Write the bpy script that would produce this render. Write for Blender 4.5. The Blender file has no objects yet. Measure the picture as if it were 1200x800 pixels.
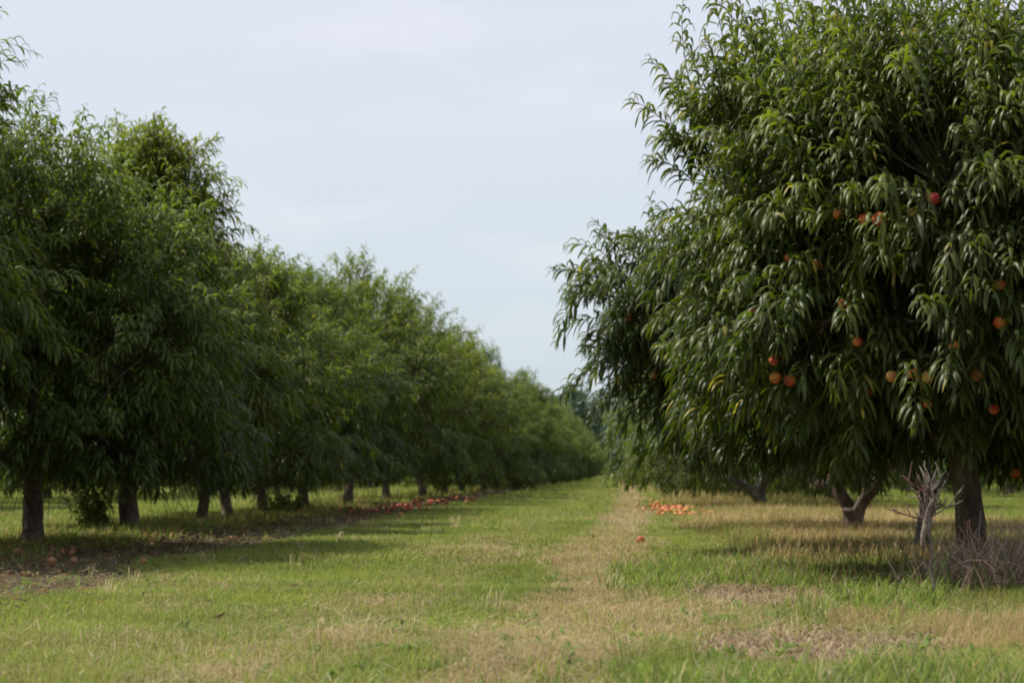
import bpy, math
import numpy as np
from mathutils import Vector

scene = bpy.context.scene
COL = scene.collection
CAM_H = 0.60

# ------------------------------------------------------------------ noise
_T = np.random.default_rng(7).random((256, 256))
def vnoise(x, y, s=0):
    x = np.asarray(x, float) + s * 17.31; y = np.asarray(y, float) + s * 9.77
    xi = np.floor(x).astype(int); yi = np.floor(y).astype(int)
    fx = x - xi; fy = y - yi
    fx = fx * fx * (3 - 2 * fx); fy = fy * fy * (3 - 2 * fy)
    a = _T[xi & 255, yi & 255]; b = _T[(xi + 1) & 255, yi & 255]
    c = _T[xi & 255, (yi + 1) & 255]; d = _T[(xi + 1) & 255, (yi + 1) & 255]
    return (a * (1 - fx) + b * fx) * (1 - fy) + (c * (1 - fx) + d * fx) * fy
def fbm(x, y, s=0, o=3):
    t = 0; a = .5; n = 0
    for k in range(o):
        t = t + a * vnoise(x * 2 ** k, y * 2 ** k, s + k * 3); n += a; a *= .5
    return t / n
def sstep(a, b, x):
    t = np.clip((x - a) / (b - a), 0, 1)
    return t * t * (3 - 2 * t)
def nrm(v):
    return v / np.maximum(np.linalg.norm(v, axis=-1, keepdims=True), 1e-9)

# ------------------------------------------------------------------ mesh helpers
def tri_mesh(name, V, F, mats, col=None, mi=None, smooth=True):
    me = bpy.data.meshes.new(name)
    V = np.ascontiguousarray(V, dtype=np.float32); F = np.ascontiguousarray(F, dtype=np.int32)
    me.vertices.add(len(V)); me.vertices.foreach_set('co', V.ravel())
    me.loops.add(F.size); me.loops.foreach_set('vertex_index', F.ravel())
    me.polygons.add(len(F))
    me.polygons.foreach_set('loop_start', np.arange(0, F.size, 3, dtype=np.int32))
    me.polygons.foreach_set('use_smooth', np.full(len(F), smooth))
    for m in mats: me.materials.append(m)
    if mi is not None: me.polygons.foreach_set('material_index', np.asarray(mi, dtype=np.int32))
    if col is not None:
        at = me.color_attributes.new('tint', 'FLOAT_COLOR', 'POINT')
        c = np.ones((len(V), 4), np.float32); c[:, :3] = col
        at.data.foreach_set('color', c.ravel())
    me.update(calc_edges=True)
    return me
def link(name, me, parent=None, loc=None):
    o = bpy.data.objects.new(name, me); COL.objects.link(o)
    if parent is not None: o.parent = parent
    if loc is not None: o.location = loc
    return o
def tag(o, label=None, cat=None, group=None, kind=None):
    if label: o['label'] = label
    if cat: o['category'] = cat
    if group: o['group'] = group
    if kind: o['kind'] = kind
    return o

class Geo:
    def __init__(s): s.V = []; s.F = []; s.C = []; s.M = []; s.n = 0
    def add(s, V, F, C=None, m=0):
        V = np.asarray(V, float).reshape(-1, 3); F = np.asarray(F, int).reshape(-1, 3)
        s.V.append(V); s.F.append(F + s.n); s.n += len(V)
        s.C.append(np.zeros((len(V), 3)) if C is None else np.asarray(C, float).reshape(-1, 3))
        s.M.append(np.full(len(F), m))
    def mesh(s, name, mats, smooth=True):
        return tri_mesh(name, np.concatenate(s.V), np.concatenate(s.F), mats, np.concatenate(s.C), np.concatenate(s.M), smooth)

def tube(P, R, n=8, rough=0.0, rng=None, cap=True):
    """one tapered tube along polyline P with radii R"""
    P = np.asarray(P, float); R = np.asarray(R, float); K = len(P)
    T = nrm(np.gradient(P, axis=0))
    ref = np.array([0.0, 0.0, 1.0]) if abs(T[0][2]) < .8 else np.array([0.0, 1.0, 0.0])
    A = nrm(np.cross(T, ref)); B = np.cross(T, A)
    th = np.arange(n) * 2 * math.pi / n
    r = np.repeat(R[:, None], n, 1)
    if rough and rng is not None:
        ph = rng.random(4) * 50
        u = np.arange(K)[:, None] * .8; a = th[None]
        r = r * (1 + rough * ((fbm(np.cos(a) * 2 + ph[0] + u * 0, np.sin(a) * 2 + ph[1] + u, 3) - .5) * 2
                              + .5 * (vnoise(np.cos(a) * 6 + ph[2] + u * 2, np.sin(a) * 6 + ph[3], 5) - .5)))
    V = P[:, None] + r[..., None] * (np.cos(th)[None, :, None] * A[:, None] + np.sin(th)[None, :, None] * B[:, None])
    V = V.reshape(-1, 3)
    i = np.arange(K - 1)[:, None] * n; j = np.arange(n)[None]; j2 = (j + 1) % n
    a = i + j; b = i + j2; c = a + n; d = b + n
    F = np.concatenate([np.stack([a, b, d], -1).reshape(-1, 3), np.stack([a, d, c], -1).reshape(-1, 3)])
    if cap:
        V = np.concatenate([V, P[-1:] + T[-1:] * R[-1] * .5])
        e = len(V) - 1; k = (K - 1) * n
        F = np.concatenate([F, np.stack([k + np.arange(n), k + (np.arange(n) + 1) % n, np.full(n, e)], -1)])
    return V, F

def tubes(P, R, n=3):
    """many tubes at once: P (S,K,3), R (S,K)"""
    S, K, _ = P.shape
    T = nrm(np.gradient(P, axis=1))
    A = nrm(np.cross(T, np.array([0.31, 0.27, 0.91]))); B = np.cross(T, A)
    th = np.arange(n) * 2 * math.pi / n
    V = P[:, :, None] + R[:, :, None, None] * (np.cos(th)[:, None] * A[:, :, None] + np.sin(th)[:, None] * B[:, :, None])
    s = np.arange(S)[:, None, None] * K * n; i = np.arange(K - 1)[None, :, None] * n; j = np.arange(n)[None, None]
    a = s + i + j; b = s + i + (j + 1) % n; c = a + n; d = b + n
    F = np.concatenate([np.stack([a, b, d], -1).reshape(-1, 3), np.stack([a, d, c], -1).reshape(-1, 3)])
    return V.reshape(-1, 3), F

def leaves(B, D, L, W, droop, roll, M):
    """B base, D start direction, sickle shaped folded leaves; returns V,F, verts per leaf"""
    N = len(B)
    down = np.array([0, 0, -1.0])
    K = M + 1
    ts = np.arange(K) / K + .5 / K
    pts = [B]; cur = B
    dirs = []
    for t in ts:
        d = nrm(D * (1 - .6 * t) + down * (droop[:, None] * t ** 1.45 * 2.15) + np.random.default_rng(3).normal(0, .03, D.shape))
        dirs.append(d); cur = cur + d * (L / K)[:, None]; pts.append(cur)
    d0 = nrm(D + down * .3)
    side = nrm(np.cross(D, down + .001))
    up0 = np.cross(side, D)
    c, s = np.cos(roll)[:, None], np.sin(roll)[:, None]
    side = side * c + up0 * s
    prof = {4: [.72, 1.0, .92, .58], 3: [.8, 1.0, .68], 2: [.95, .85], 1: [1.0]}[M]
    V = [pts[0][:, None]]
    for k in range(M):
        dd = dirs[k]
        sd = nrm(side - dd * (side * dd).sum(1, keepdims=True))
        up = np.cross(sd, dd)
        w = (W * .5 * prof[k])[:, None]
        lift = up * w * .45
        V.append(np.stack([pts[k + 1] - sd * w + lift, pts[k + 1], pts[k + 1] + sd * w + lift], 1))
    V.append(pts[-1][:, None])
    V = np.concatenate(V, 1)                     # N, 3M+2, 3
    q = 3 * M + 2
    f = [[0, 2, 1], [0, 3, 2]]
    for k in range(M - 1):
        a = 1 + 3 * k; b = a + 3
        f += [[a, a + 1, b + 1], [a, b + 1, b], [a + 1, a + 2, b + 2], [a + 1, b + 2, b + 1]]
    a = 1 + 3 * (M - 1)
    f += [[a, a + 1, q - 1], [a + 1, a + 2, q - 1]]
    F = (np.arange(N)[:, None, None] * q + np.array(f)[None]).reshape(-1, 3)
    return V.reshape(-1, 3), F, q

# ------------------------------------------------------------------ materials
def newmat(name):
    m = bpy.data.materials.new(name); m.use_nodes = True
    nt = m.node_tree; nt.nodes.clear()
    out = nt.nodes.new('ShaderNodeOutputMaterial')
    return m, nt, out
def N(nt, t, **kw):
    n = nt.nodes.new(t)
    for k, v in kw.items():
        if k in n.inputs.keys() if isinstance(k, str) else False: n.inputs[k].default_value = v
        else: setattr(n, k, v)
    return n
def mixc(nt, a, b, f, mode='MIX'):
    n = nt.nodes.new('ShaderNodeMix'); n.data_type = 'RGBA'; n.blend_type = mode
    for sock, v in ((n.inputs[0], f), (n.inputs[6], a), (n.inputs[7], b)):
        if hasattr(v, 'is_linked') or hasattr(v, 'links'): nt.links.new(v, sock)
        else: sock.default_value = v if not isinstance(v, tuple) else (*v, 1)[:4]
    return n.outputs[2]
def ramp(nt, src, stops):
    r = nt.nodes.new('ShaderNodeValToRGB'); nt.links.new(src, r.inputs[0])
    e = r.color_ramp.elements
    while len(e) < len(stops): e.new(.5)
    for q, (p, c) in zip(e, stops):
        q.position = p; q.color = (*c, 1) if len(c) == 3 else c
    return r.outputs[0]
def noise(nt, scale, detail=4, coord='Object', rough=.55, vec_scale=None):
    tc = nt.nodes.new('ShaderNodeTexCoord'); s = tc.outputs[coord]
    if vec_scale:
        mp = nt.nodes.new('ShaderNodeMapping'); mp.inputs['Scale'].default_value = vec_scale
        nt.links.new(s, mp.inputs[0]); s = mp.outputs[0]
    n = nt.nodes.new('ShaderNodeTexNoise'); n.inputs['Scale'].default_value = scale
    n.inputs['Detail'].default_value = detail; n.inputs['Roughness'].default_value = rough
    nt.links.new(s, n.inputs['Vector'])
    return n.outputs['Fac']

def leaf_material(name, dark, light, yellow, trans=.32, rough=.36, haze=None, spec=.5):
    m, nt, out = newmat(name)
    at = nt.nodes.new('ShaderNodeAttribute'); at.attribute_name = 'tint'
    sep = nt.nodes.new('ShaderNodeSeparateColor'); nt.links.new(at.outputs['Color'], sep.inputs[0])
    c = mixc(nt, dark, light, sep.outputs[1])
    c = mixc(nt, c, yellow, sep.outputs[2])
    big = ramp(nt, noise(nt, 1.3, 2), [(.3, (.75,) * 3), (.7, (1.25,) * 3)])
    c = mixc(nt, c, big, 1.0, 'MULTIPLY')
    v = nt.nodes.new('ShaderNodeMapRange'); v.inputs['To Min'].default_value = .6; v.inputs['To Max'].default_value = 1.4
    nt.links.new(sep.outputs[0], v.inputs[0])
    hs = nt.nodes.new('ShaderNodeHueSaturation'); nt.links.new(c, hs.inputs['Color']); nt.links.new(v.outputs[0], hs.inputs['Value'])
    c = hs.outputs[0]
    oi = nt.nodes.new('ShaderNodeObjectInfo')
    tree = ramp(nt, oi.outputs['Random'], [(0, (.86, .90, .90)), (.5, (1.0, 1.0, .95)), (1, (1.28, 1.16, .95))])
    c = mixc(nt, c, tree, 1.0, 'MULTIPLY')
    # under side of the leaf is paler and greyer
    geo = nt.nodes.new('ShaderNodeNewGeometry')
    back = mixc(nt, c, (.12, .14, .06), .3)
    cf = mixc(nt, c, back, geo.outputs['Backfacing'])
    p = nt.nodes.new('ShaderNodeBsdfPrincipled'); nt.links.new(cf, p.inputs['Base Color'])
    p.inputs['Roughness'].default_value = rough
    p.inputs['Specular IOR Level'].default_value = spec
    tr = nt.nodes.new('ShaderNodeBsdfTranslucent')
    tcol = mixc(nt, c, (1.5, 1.75, .55), 1.0, 'MULTIPLY'); nt.links.new(tcol, tr.inputs['Color'])
    mx = nt.nodes.new('ShaderNodeMixShader'); mx.inputs[0].default_value = trans
    nt.links.new(p.outputs[0], mx.inputs[1]); nt.links.new(tr.outputs[0], mx.inputs[2])
    nt.links.new(mx.outputs[0], out.inputs[0])
    return m
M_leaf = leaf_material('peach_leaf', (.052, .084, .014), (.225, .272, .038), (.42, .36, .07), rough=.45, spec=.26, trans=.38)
M_leaf_far = leaf_material('peach_leaf_haze_tint', (.048, .074, .016), (.200, .240, .045), (.22, .20, .07), trans=.3, rough=.55, spec=.2)  # far leaves carry a little distance haze in their colour
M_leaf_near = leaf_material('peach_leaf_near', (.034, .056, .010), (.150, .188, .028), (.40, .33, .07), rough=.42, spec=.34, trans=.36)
M_leaf_pale = leaf_material('peach_leaf_pale', (.095, .130, .026), (.28, .32, .065), (.38, .33, .09), trans=.36, rough=.5, spec=.22)  # lighter leaf copy: sunlit side of the crown put into the colour
M_wood_far = leaf_material('woodland_leaf_haze_tint', (.165, .215, .195), (.205, .255, .205), (.22, .25, .20), trans=.15, rough=.9, spec=.1)  # distance haze is mixed into this leaf colour

def bark_material(name, c0, c1, c2, sc=1.0):
    m, nt, out = newmat(name)
    n1 = noise(nt, 9 * sc, 6, vec_scale=(1, 1, .35))
    n2 = noise(nt, 34 * sc, 5, vec_scale=(1, 1, .8))
    c = ramp(nt, n1, [(.32, c0), (.52, c1), (.72, c2)])
    c = mixc(nt, c, ramp(nt, n2, [(.35, (.45,) * 3), (.65, (1.2,) * 3)]), .8, 'MULTIPLY')
    p = nt.nodes.new('ShaderNodeBsdfPrincipled'); nt.links.new(c, p.inputs['Base Color']); p.inputs['Roughness'].default_value = .85
    b = nt.nodes.new('ShaderNodeBump'); b.inputs['Strength'].default_value = .9; b.inputs['Distance'].default_value = .02
    nt.links.new(n2, b.inputs['Height']); nt.links.new(b.outputs[0], p.inputs['Normal'])
    nt.links.new(p.outputs[0], out.inputs[0])
    return m
M_bark = bark_material('peach_bark', (.075, .050, .038), (.19, .135, .10), (.34, .265, .21))
M_lichen = bark_material('lichen_grey_bark', (.10, .09, .08), (.24, .22, .20), (.38, .36, .33))
M_deadwood = bark_material('bleached_dead_wood', (.10, .075, .06), (.26, .205, .165), (.42, .35, .29), 3)
M_redtwig = bark_material('red_brown_twig', (.10, .04, .035), (.18, .08, .065), (.28, .15, .12), 2)
M_twig = bark_material('green_brown_shoot', (.05, .045, .02), (.10, .10, .035), (.16, .12, .06), 2)

def attr_material(name, rough=.7, trans=.0, gain=1.0):
    m, nt, out = newmat(name)
    at = nt.nodes.new('ShaderNodeAttribute'); at.attribute_name = 'tint'
    c = mixc(nt, at.outputs['Color'], ramp(nt, noise(nt, .8, 3), [(.3, (.85,) * 3), (.7, (1.12,) * 3)]), 1.0, 'MULTIPLY')
    p = nt.nodes.new('ShaderNodeBsdfPrincipled'); nt.links.new(c, p.inputs['Base Color']); p.inputs['Roughness'].default_value = rough
    p.inputs['Specular IOR Level'].default_value = .3
    last = p.outputs[0]
    if trans:
        tr = nt.nodes.new('ShaderNodeBsdfTranslucent'); nt.links.new(mixc(nt, c, (1.35, 1.35, 1.1), 1.0, 'MULTIPLY'), tr.inputs['Color'])
        mx = nt.nodes.new('ShaderNodeMixShader'); mx.inputs[0].default_value = trans
        nt.links.new(p.outputs[0], mx.inputs[1]); nt.links.new(tr.outputs[0], mx.inputs[2]); last = mx.outputs[0]
    nt.links.new(last, out.inputs[0])
    return m
M_grass = attr_material('grass_blade', .6, .48)
M_brush = attr_material('dry_stalk', .85)

def ground_material():
    m, nt, out = newmat('orchard_floor')
    at = nt.nodes.new('ShaderNodeAttribute'); at.attribute_name = 'tint'
    n1 = noise(nt, 3.0, 8, rough=.7); n2 = noise(nt, 38, 6, rough=.7)
    c = mixc(nt, at.outputs['Color'], ramp(nt, n1, [(.3, (.7,) * 3), (.7, (1.25,) * 3)]), 1.0, 'MULTIPLY')
    c = mixc(nt, c, ramp(nt, n2, [(.3, (.55,) * 3), (.7, (1.45,) * 3)]), 1.0, 'MULTIPLY')
    p = nt.nodes.new('ShaderNodeBsdfPrincipled'); nt.links.new(c, p.inputs['Base Color']); p.inputs['Roughness'].default_value = .95
    p.inputs['Specular IOR Level'].default_value = .15
    b = nt.nodes.new('ShaderNodeBump'); b.inputs['Strength'].default_value = .8; b.inputs['Distance'].default_value = .03
    nt.links.new(n2, b.inputs['Height']); nt.links.new(b.outputs[0], p.inputs['Normal'])
    nt.links.new(p.outputs[0], out.inputs[0])
    return m
M_ground = ground_material()

def peach_material(name, a, b, c3):
    m, nt, out = newmat(name)
    oi = nt.nodes.new('ShaderNodeObjectInfo')
    tc = nt.nodes.new('ShaderNodeTexCoord')
    ad = nt.nodes.new('ShaderNodeVectorMath'); ad.operation = 'ADD'
    nt.links.new(tc.outputs['Object'], ad.inputs[0])
    sc = nt.nodes.new('ShaderNodeVectorMath'); sc.operation = 'SCALE'; sc.inputs['Scale'].default_value = 7
    cx = nt.nodes.new('ShaderNodeCombineXYZ'); nt.links.new(oi.outputs['Random'], cx.inputs[0]); nt.links.new(oi.outputs['Random'], cx.inputs[2])
    nt.links.new(cx.outputs[0], sc.inputs[0]); nt.links.new(sc.outputs[0], ad.inputs[1])
    n = nt.nodes.new('ShaderNodeTexNoise'); n.inputs['Scale'].default_value = 14; n.inputs['Detail'].default_value = 3
    nt.links.new(ad.outputs[0], n.inputs['Vector'])
    sx = nt.nodes.new('ShaderNodeSeparateXYZ'); nt.links.new(tc.outputs['Normal'], sx.inputs[0])
    ma = nt.nodes.new('ShaderNodeMath'); ma.operation = 'MULTIPLY_ADD'; ma.inputs[1].default_value = .17
    nt.links.new(sx.outputs[0], ma.inputs[0]); nt.links.new(n.outputs['Fac'], ma.inputs[2])
    c = ramp(nt, ma.outputs[0], [(.34, a), (.52, b), (.70, c3)])
    p = nt.nodes.new('ShaderNodeBsdfPrincipled'); nt.links.new(c, p.inputs['Base Color']); p.inputs['Roughness'].default_value = .6
    p.inputs['Sheen Weight'].default_value = .04
    nt.links.new(p.outputs[0], out.inputs[0])
    return m
M_peach = peach_material('ripe_peach_skin', (.62, .26, .05), (.60, .11, .03), (.34, .025, .012))
M_peach_f = peach_material('fallen_peach_skin', (.72, .36, .10), (.66, .18, .045), (.36, .07, .03))
M_peach_r = peach_material('overripe_peach_skin', (.66, .22, .08), (.56, .08, .035), (.20, .05, .025))

# ------------------------------------------------------------------ orchard floor
def gh(x, y):
    x = np.asarray(x, float); y = np.asarray(y, float)
    h = (fbm(x * .35, y * .35, 2) - .5) * .07 + (fbm(x * 1.6, y * 1.6, 4) - .5) * .035
    # low bank on which each row stands
    h = h + .02 * np.exp(-((x + 5.0) / 1.0) ** 2) + .02 * np.exp(-((x - 2.6) / 1.1) ** 2)
    h = h * (1 - sstep(150, 300, y))
    return h
def track_x(y): return np.interp(y, [5, 7, 9, 14, 20, 29, 72, 150], [-.35, -.32, -.15, -.22, -.08, .08, .30, .35])
def masks(x, y):
    """returns dict of soft masks"""
    n1 = fbm(x * .9, y * .45, 11); n2 = fbm(x * 2.2, y * 1.1, 12, 4); n3 = fbm(x * 5, y * 3, 13, 3)
    m = {}
    # worn dry wheel track
    tx = track_x(y)
    d = np.abs(x - tx) / (.34 + .18 * (n1 - .5) * 2)
    tr = (1 - sstep(.55, 1.35, d + (n2 - .5) * 1.5))
    d2 = np.abs(x + 1.08) / .38
    tr2 = (1 - sstep(.4, 1.5, d2 + (n2 - .45) * 2.4)) * .75 * .62 * (1 - .6 * sstep(16, 30, y))
    m['track'] = np.clip(np.maximum(tr, tr2), 0, 1)
    m['patch'] = sstep(.56, .72, n1 * .6 + n2 * .4 + .03)
    # bare mulch strip along the left row
    e0 = -4.35 + (n2 - .5) * 1.0; e1 = -3.12 + (n1 - .5) * .9 - .15 * sstep(15, 40, y)
    m['lsoil'] = sstep(e0 - .2, e0 + .2, x) * (1 - sstep(e1 - .15, e1 + .15, x)) * sstep(.30, .55, n2 + .22 + .25 * (1 - sstep(17, 25, y)))
    m['lweed'] = sstep(-6.4, -5.7, x + (n1 - .5)) * (1 - sstep(-4.2, -3.6, x + (n2 - .5)))
    # under the right row
    ed = 1.0 + (n1 - .5) * .8
    m['rdry'] = sstep(ed - .4, ed + .3, x) * (1 - sstep(4.2, 5.0, x + (n1 - .5))) * sstep(12.8, 15.5, y + (n2 - .5) * 3)
    m['rdry'] = m['rdry'] * (1 - .45 * sstep(.52, .66, fbm(x * .7, y * .25, 31)))
    m['rmid'] = sstep(.15, .6, x + (n1 - .5)) * (1 - sstep(3.6, 4.6, x)) * (1 - sstep(12.8, 15.0, y))
    def pat(cx, cy, rx, ry, a=1.0): return 1 - sstep(.6, 1.2, np.hypot((x - cx) / rx, (y - cy) / ry) + ((n3 - .5) * 1.5 + (n2 - .5) * 1.6) * a)
    m['rsoil'] = np.clip(pat(.66, 10.4, .38, .9, .5) + pat(.66, 7.6, .45, .75, .4) + pat(1.05, 15.6, .5, .9) + pat(1.05, 7.6, .2, .4, .6), 0, 1)
    m['rclump'] = np.clip(pat(1.25, 7.9, .52, .62, 1.6) + pat(1.9, 8.6, .5, .7, 1.6) + pat(1.75, 11.9, .55, .8) * .6, 0, 1)
    m['lush'] = (.62 + .38 * sstep(.4, .6, n3)) * np.clip(pat(1.1, 10.6, .5, 2.4, 1.7) + pat(.55, 13.0, .45, 1.6, 1.8) + pat(1.05, 5.5, 1.1, .9, 2.2) + .7 * pat(.15, 12.6, .3, 1.4), 0, 1) * (1 - m['rsoil'])
    m['peachspot'] = pat(.85, 33, .7, 9)
    return m, n1, n2, n3

G_GREEN = np.array([.11, .125, .035]); G_DRY = np.array([.31, .235, .14]); G_SOIL = np.array([.15, .098, .072])
xs = np.concatenate([-np.geomspace(900, 16, 40), np.arange(-15.5, 12.6, .16), np.geomspace(13, 900, 40)])
ys = np.concatenate([[-60, -30, -10, -4, 0, 2], np.arange(3, 34, .16), np.geomspace(34.3, 1400, 130)])
X, Y = np.meshgrid(xs, ys, indexing='ij'); x = X.ravel(); y = Y.ravel()
m, n1, n2, n3 = masks(x, y)
dry = np.clip(np.maximum.reduce([m['track'] * .9, m['patch'] * .5, m['rdry'] * .8, m['rclump'], m['rmid'] * .35]), 0, 1)
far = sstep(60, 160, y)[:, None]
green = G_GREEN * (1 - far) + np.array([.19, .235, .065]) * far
c = green * (1 - dry[:, None]) + G_DRY * dry[:, None]
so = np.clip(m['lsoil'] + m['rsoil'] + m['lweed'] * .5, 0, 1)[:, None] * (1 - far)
c = c * (1 - so) + G_SOIL * (1 - .35 * m['lsoil'][:, None]) * so * (1.0 + 1.5 * (m['rsoil'][:, None]))  # left strip soil darkened: the row's shade is put into its colour
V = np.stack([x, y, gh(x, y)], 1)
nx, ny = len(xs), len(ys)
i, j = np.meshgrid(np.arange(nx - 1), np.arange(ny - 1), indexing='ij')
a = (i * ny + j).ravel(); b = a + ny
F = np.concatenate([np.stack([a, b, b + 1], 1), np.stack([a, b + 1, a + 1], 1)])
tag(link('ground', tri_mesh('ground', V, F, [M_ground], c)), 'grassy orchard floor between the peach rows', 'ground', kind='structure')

# ------------------------------------------------------------------ grass
def blades(P, h, w, az, lean, col, tipc=None, three=True, curl=.5):
    n = len(P)
    d = np.stack([np.cos(az), np.sin(az), np.zeros(n)], 1)
    s = np.stack([-np.sin(az), np.cos(az), np.zeros(n)], 1)
    s = s * .8 + d * .2
    up = np.array([0, 0, 1.0])
    hw = (w * .5)[:, None]; hh = h[:, None]; ln = lean[:, None]
    tip = P + up * hh * np.cos(ln) + d * hh * np.sin(ln)
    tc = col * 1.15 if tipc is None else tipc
    if three:
        mid = P + up * hh * .6 * np.cos(ln * curl) + d * hh * .55 * np.sin(ln * curl)
        V = np.stack([P - s * hw, P + s * hw, mid - s * hw * .8, mid + s * hw * .8, tip], 1)
        f = [[0, 1, 3], [0, 3, 2], [2, 3, 4]]; q = 5
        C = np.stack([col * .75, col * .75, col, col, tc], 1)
    else:
        V = np.stack([P - s * hw, P + s * hw, tip], 1); f = [[0, 1, 2]]; q = 3
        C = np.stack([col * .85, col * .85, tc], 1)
    F = (np.arange(n)[:, None, None] * q + np.array(f)[None]).reshape(-1, 3)
    return V.reshape(-1, 3), F, np.clip(C.reshape(-1, 3), 0, 1)

def arc_blades(P, h, w, az, l0, l1, col):
    n = len(P); K = 4
    d = np.stack([np.cos(az), np.sin(az), np.zeros(n)], 1); s = np.stack([-np.sin(az), np.cos(az), np.zeros(n)], 1)
    up = np.array([0, 0, 1.0]); cur = P; V = []; C = []
    prof = [.7, 1.0, .9, .6]
    for k in range(K):
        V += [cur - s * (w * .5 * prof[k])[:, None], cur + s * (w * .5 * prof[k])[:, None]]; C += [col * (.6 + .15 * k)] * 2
        a = (l0 + (l1 - l0) * (k + .5) / K)[:, None]
        cur = cur + (up * np.cos(a) + d * np.sin(a)) * (h / K)[:, None]
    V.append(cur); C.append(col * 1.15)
    f = []
    for k in range(K - 1):
        a = 2 * k; f += [[a, a + 1, a + 3], [a, a + 3, a + 2]]
    f.append([6, 7, 8])
    F = (np.arange(n)[:, None, None] * 9 + np.array(f)[None]).reshape(-1, 3)
    return np.stack(V, 1).reshape(-1, 3), F, np.clip(np.stack(C, 1).reshape(-1, 3), 0, 1)

rng = np.random.default_rng(11)
GA = np.array([.245, .300, .054]); GB = np.array([.360, .385, .100]); GC = np.array([.140, .235, .040])
DA = np.array([.50, .395, .225]); DB = np.array([.36, .265, .15]); DC = np.array([.66, .56, .37])
g_mown, g_dry, g_lush, g_weed, g_straw = Geo(), Geo(), Geo(), Geo(), Geo()
bands = [(3.6, 8.5, 9500, .0034, 1), (8.5, 14, 5200, .0045, 1), (14, 24, 1900, .0085, 1), (24, 45, 480, .018, 0), (45, 90, 90, .045, 0), (90, 170, 18, .10, 0)]
for (y0, y1, dens, bw, three) in bands:
    xl = -(.33 * y1 + 1.2); xr = .24 * y1 + 1.2
    n = int((y1 - y0) * (xr - xl) * dens)
    y = rng.uniform(y0, y1, n); x = rng.uniform(xl, xr, n)
    keep = (x > -(.33 * y + 1.2)) & (x < .24 * y + 1.2); x = x[keep]; y = y[keep]; n = len(x)
    m, n1, n2, n3 = masks(x, y)
    P = np.stack([x, y, gh(x, y) - .004], 1)
    az = rng.uniform(0, 2 * math.pi, n); r = rng.random(n)
    bare = np.clip(m['lsoil'] * .93 + m['rsoil'] * .93, 0, 1)
    keep = r > bare
    isd = (m['rdry'] > rng.random(n) * .9)
    ispk = (m['rclump'] > rng.random(n) * .9)
    lush = (m['lush'] > rng.random(n)) & ~isd & ~ispk
    weed = (m['lweed'] * .85 > rng.random(n))
    pdry = np.clip(m['track'] * .80 + m['patch'] * .38 + .10 + .20 * m['rmid'] + .75 * (n3 - .5) + .5 * (fbm(x * .5, y * .22, 41) - .5), .03, .93)
    deadb = rng.random(n) < pdry
    t = rng.random((n, 1)); t2 = rng.random((n, 1))
    gsh = np.clip((n2 - .5) * 2.2 + .5, 0, 1)[:, None]
    gcol = (GA * t + GB * (1 - t)) * (1 - .45 * gsh) + GC * .45 * gsh
    dcol = DA * t2 + np.where(rng.random((n, 1)) < .35, DC, DB) * (1 - t2)
    col = np.where(deadb[:, None], dcol, gcol)
    sc = bw / .0038
    base = keep & ~isd & ~ispk & ~lush & ~weed
    def emit(g, sel, h0, h1, wm, lmax, colr, curl=.5):
        k = np.nonzero(sel)[0]
        if not len(k): return
        h = rng.uniform(h0, h1, len(k)) * (.7 + .6 * n1[k]); w = bw * wm * rng.uniform(.7, 1.3, len(k))
        ln = rng.uniform(.05, lmax, len(k))
        g.add(*blades(P[k], h, w, az[k], ln, colr[k], three=bool(three), curl=curl))
    hk = 1.0 if y1 < 25 else 1.15
    emit(g_mown, base & ~deadb, .03 * hk, .072 * hk, 1.0, 1.15, col)
    emit(g_mown, base & deadb, .02 * hk, .055 * hk, .95, 1.45, col)
    k = np.nonzero(keep & lush & (rng.random(n) < (.42 if three else .8)))[0]
    lc = (GC * (1 - t) + GA * t) * (.6 + .75 * t2) * (.75 + .6 * n3[:, None]); lc = np.where(rng.random((n, 1)) < .13, dcol, lc)
    if len(k):
        g_lush.add(*arc_blades(P[k], rng.uniform(.04, .19, len(k)) * (.55 + .9 * n2[k]), bw * rng.uniform(.7, 1.6, len(k)), az[k], rng.uniform(0, .5, len(k)), rng.uniform(.6, 2.3, len(k)), lc[k]))
    k = np.nonzero(keep & lush)[0]
    emit(g_mown, keep & lush & (rng.random(n) < .5), .02, .06, 1.0, 1.2, gcol)
    fd = keep & isd & (rng.random(n) < .75)
    emit(g_dry, fd, .04, .19, .8, 1.25, np.where(rng.random((n, 1)) < .15 + .5 * sstep(.45, .62, n1)[:, None], gcol * .9, dcol * np.array([.92, .86, .76]) * (.7 + .7 * n2[:, None])))
    emit(g_dry, keep & ispk & ~isd & (rng.random(n) < .8), .03, .12, .75, 1.55, np.where(rng.random((n, 1)) < .2, gcol, dcol * np.array([1.0, .93, .85]) * (.7 + .7 * n3[:, None])))
    emit(g_weed, keep & weed & (rng.random(n) < .7), .03, .15, 1.1, 1.2, np.where(rng.random((n, 1)) < .34, dcol * np.array([.95, .8, .68]), (GC + GA) * .6 * (.6 + .7 * t)))
# scattered longer clumps that the mower missed
for k in range(130):
    yy = rng.uniform(5, 26) ; xx = rng.uniform(-.3 * yy, .2 * yy); n = rng.integers(8, 26)
    px = xx + rng.normal(0, .03, n); py = yy + rng.normal(0, .03, n)
    drycl = rng.random() < .4
    cc = (DC if drycl else GB * .9 + .0) * rng.uniform(.7, 1.1, (n, 1))
    (g_straw if drycl else g_lush).add(*blades(np.stack([px, py, gh(px, py)], 1), rng.uniform(.06, .15, n), np.full(n, .004 + .0002 * yy), rng.uniform(0, 6.28, n), rng.uniform(.2, 1.3, n), np.clip(cc, 0, 1) * np.ones((n, 3))))
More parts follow.
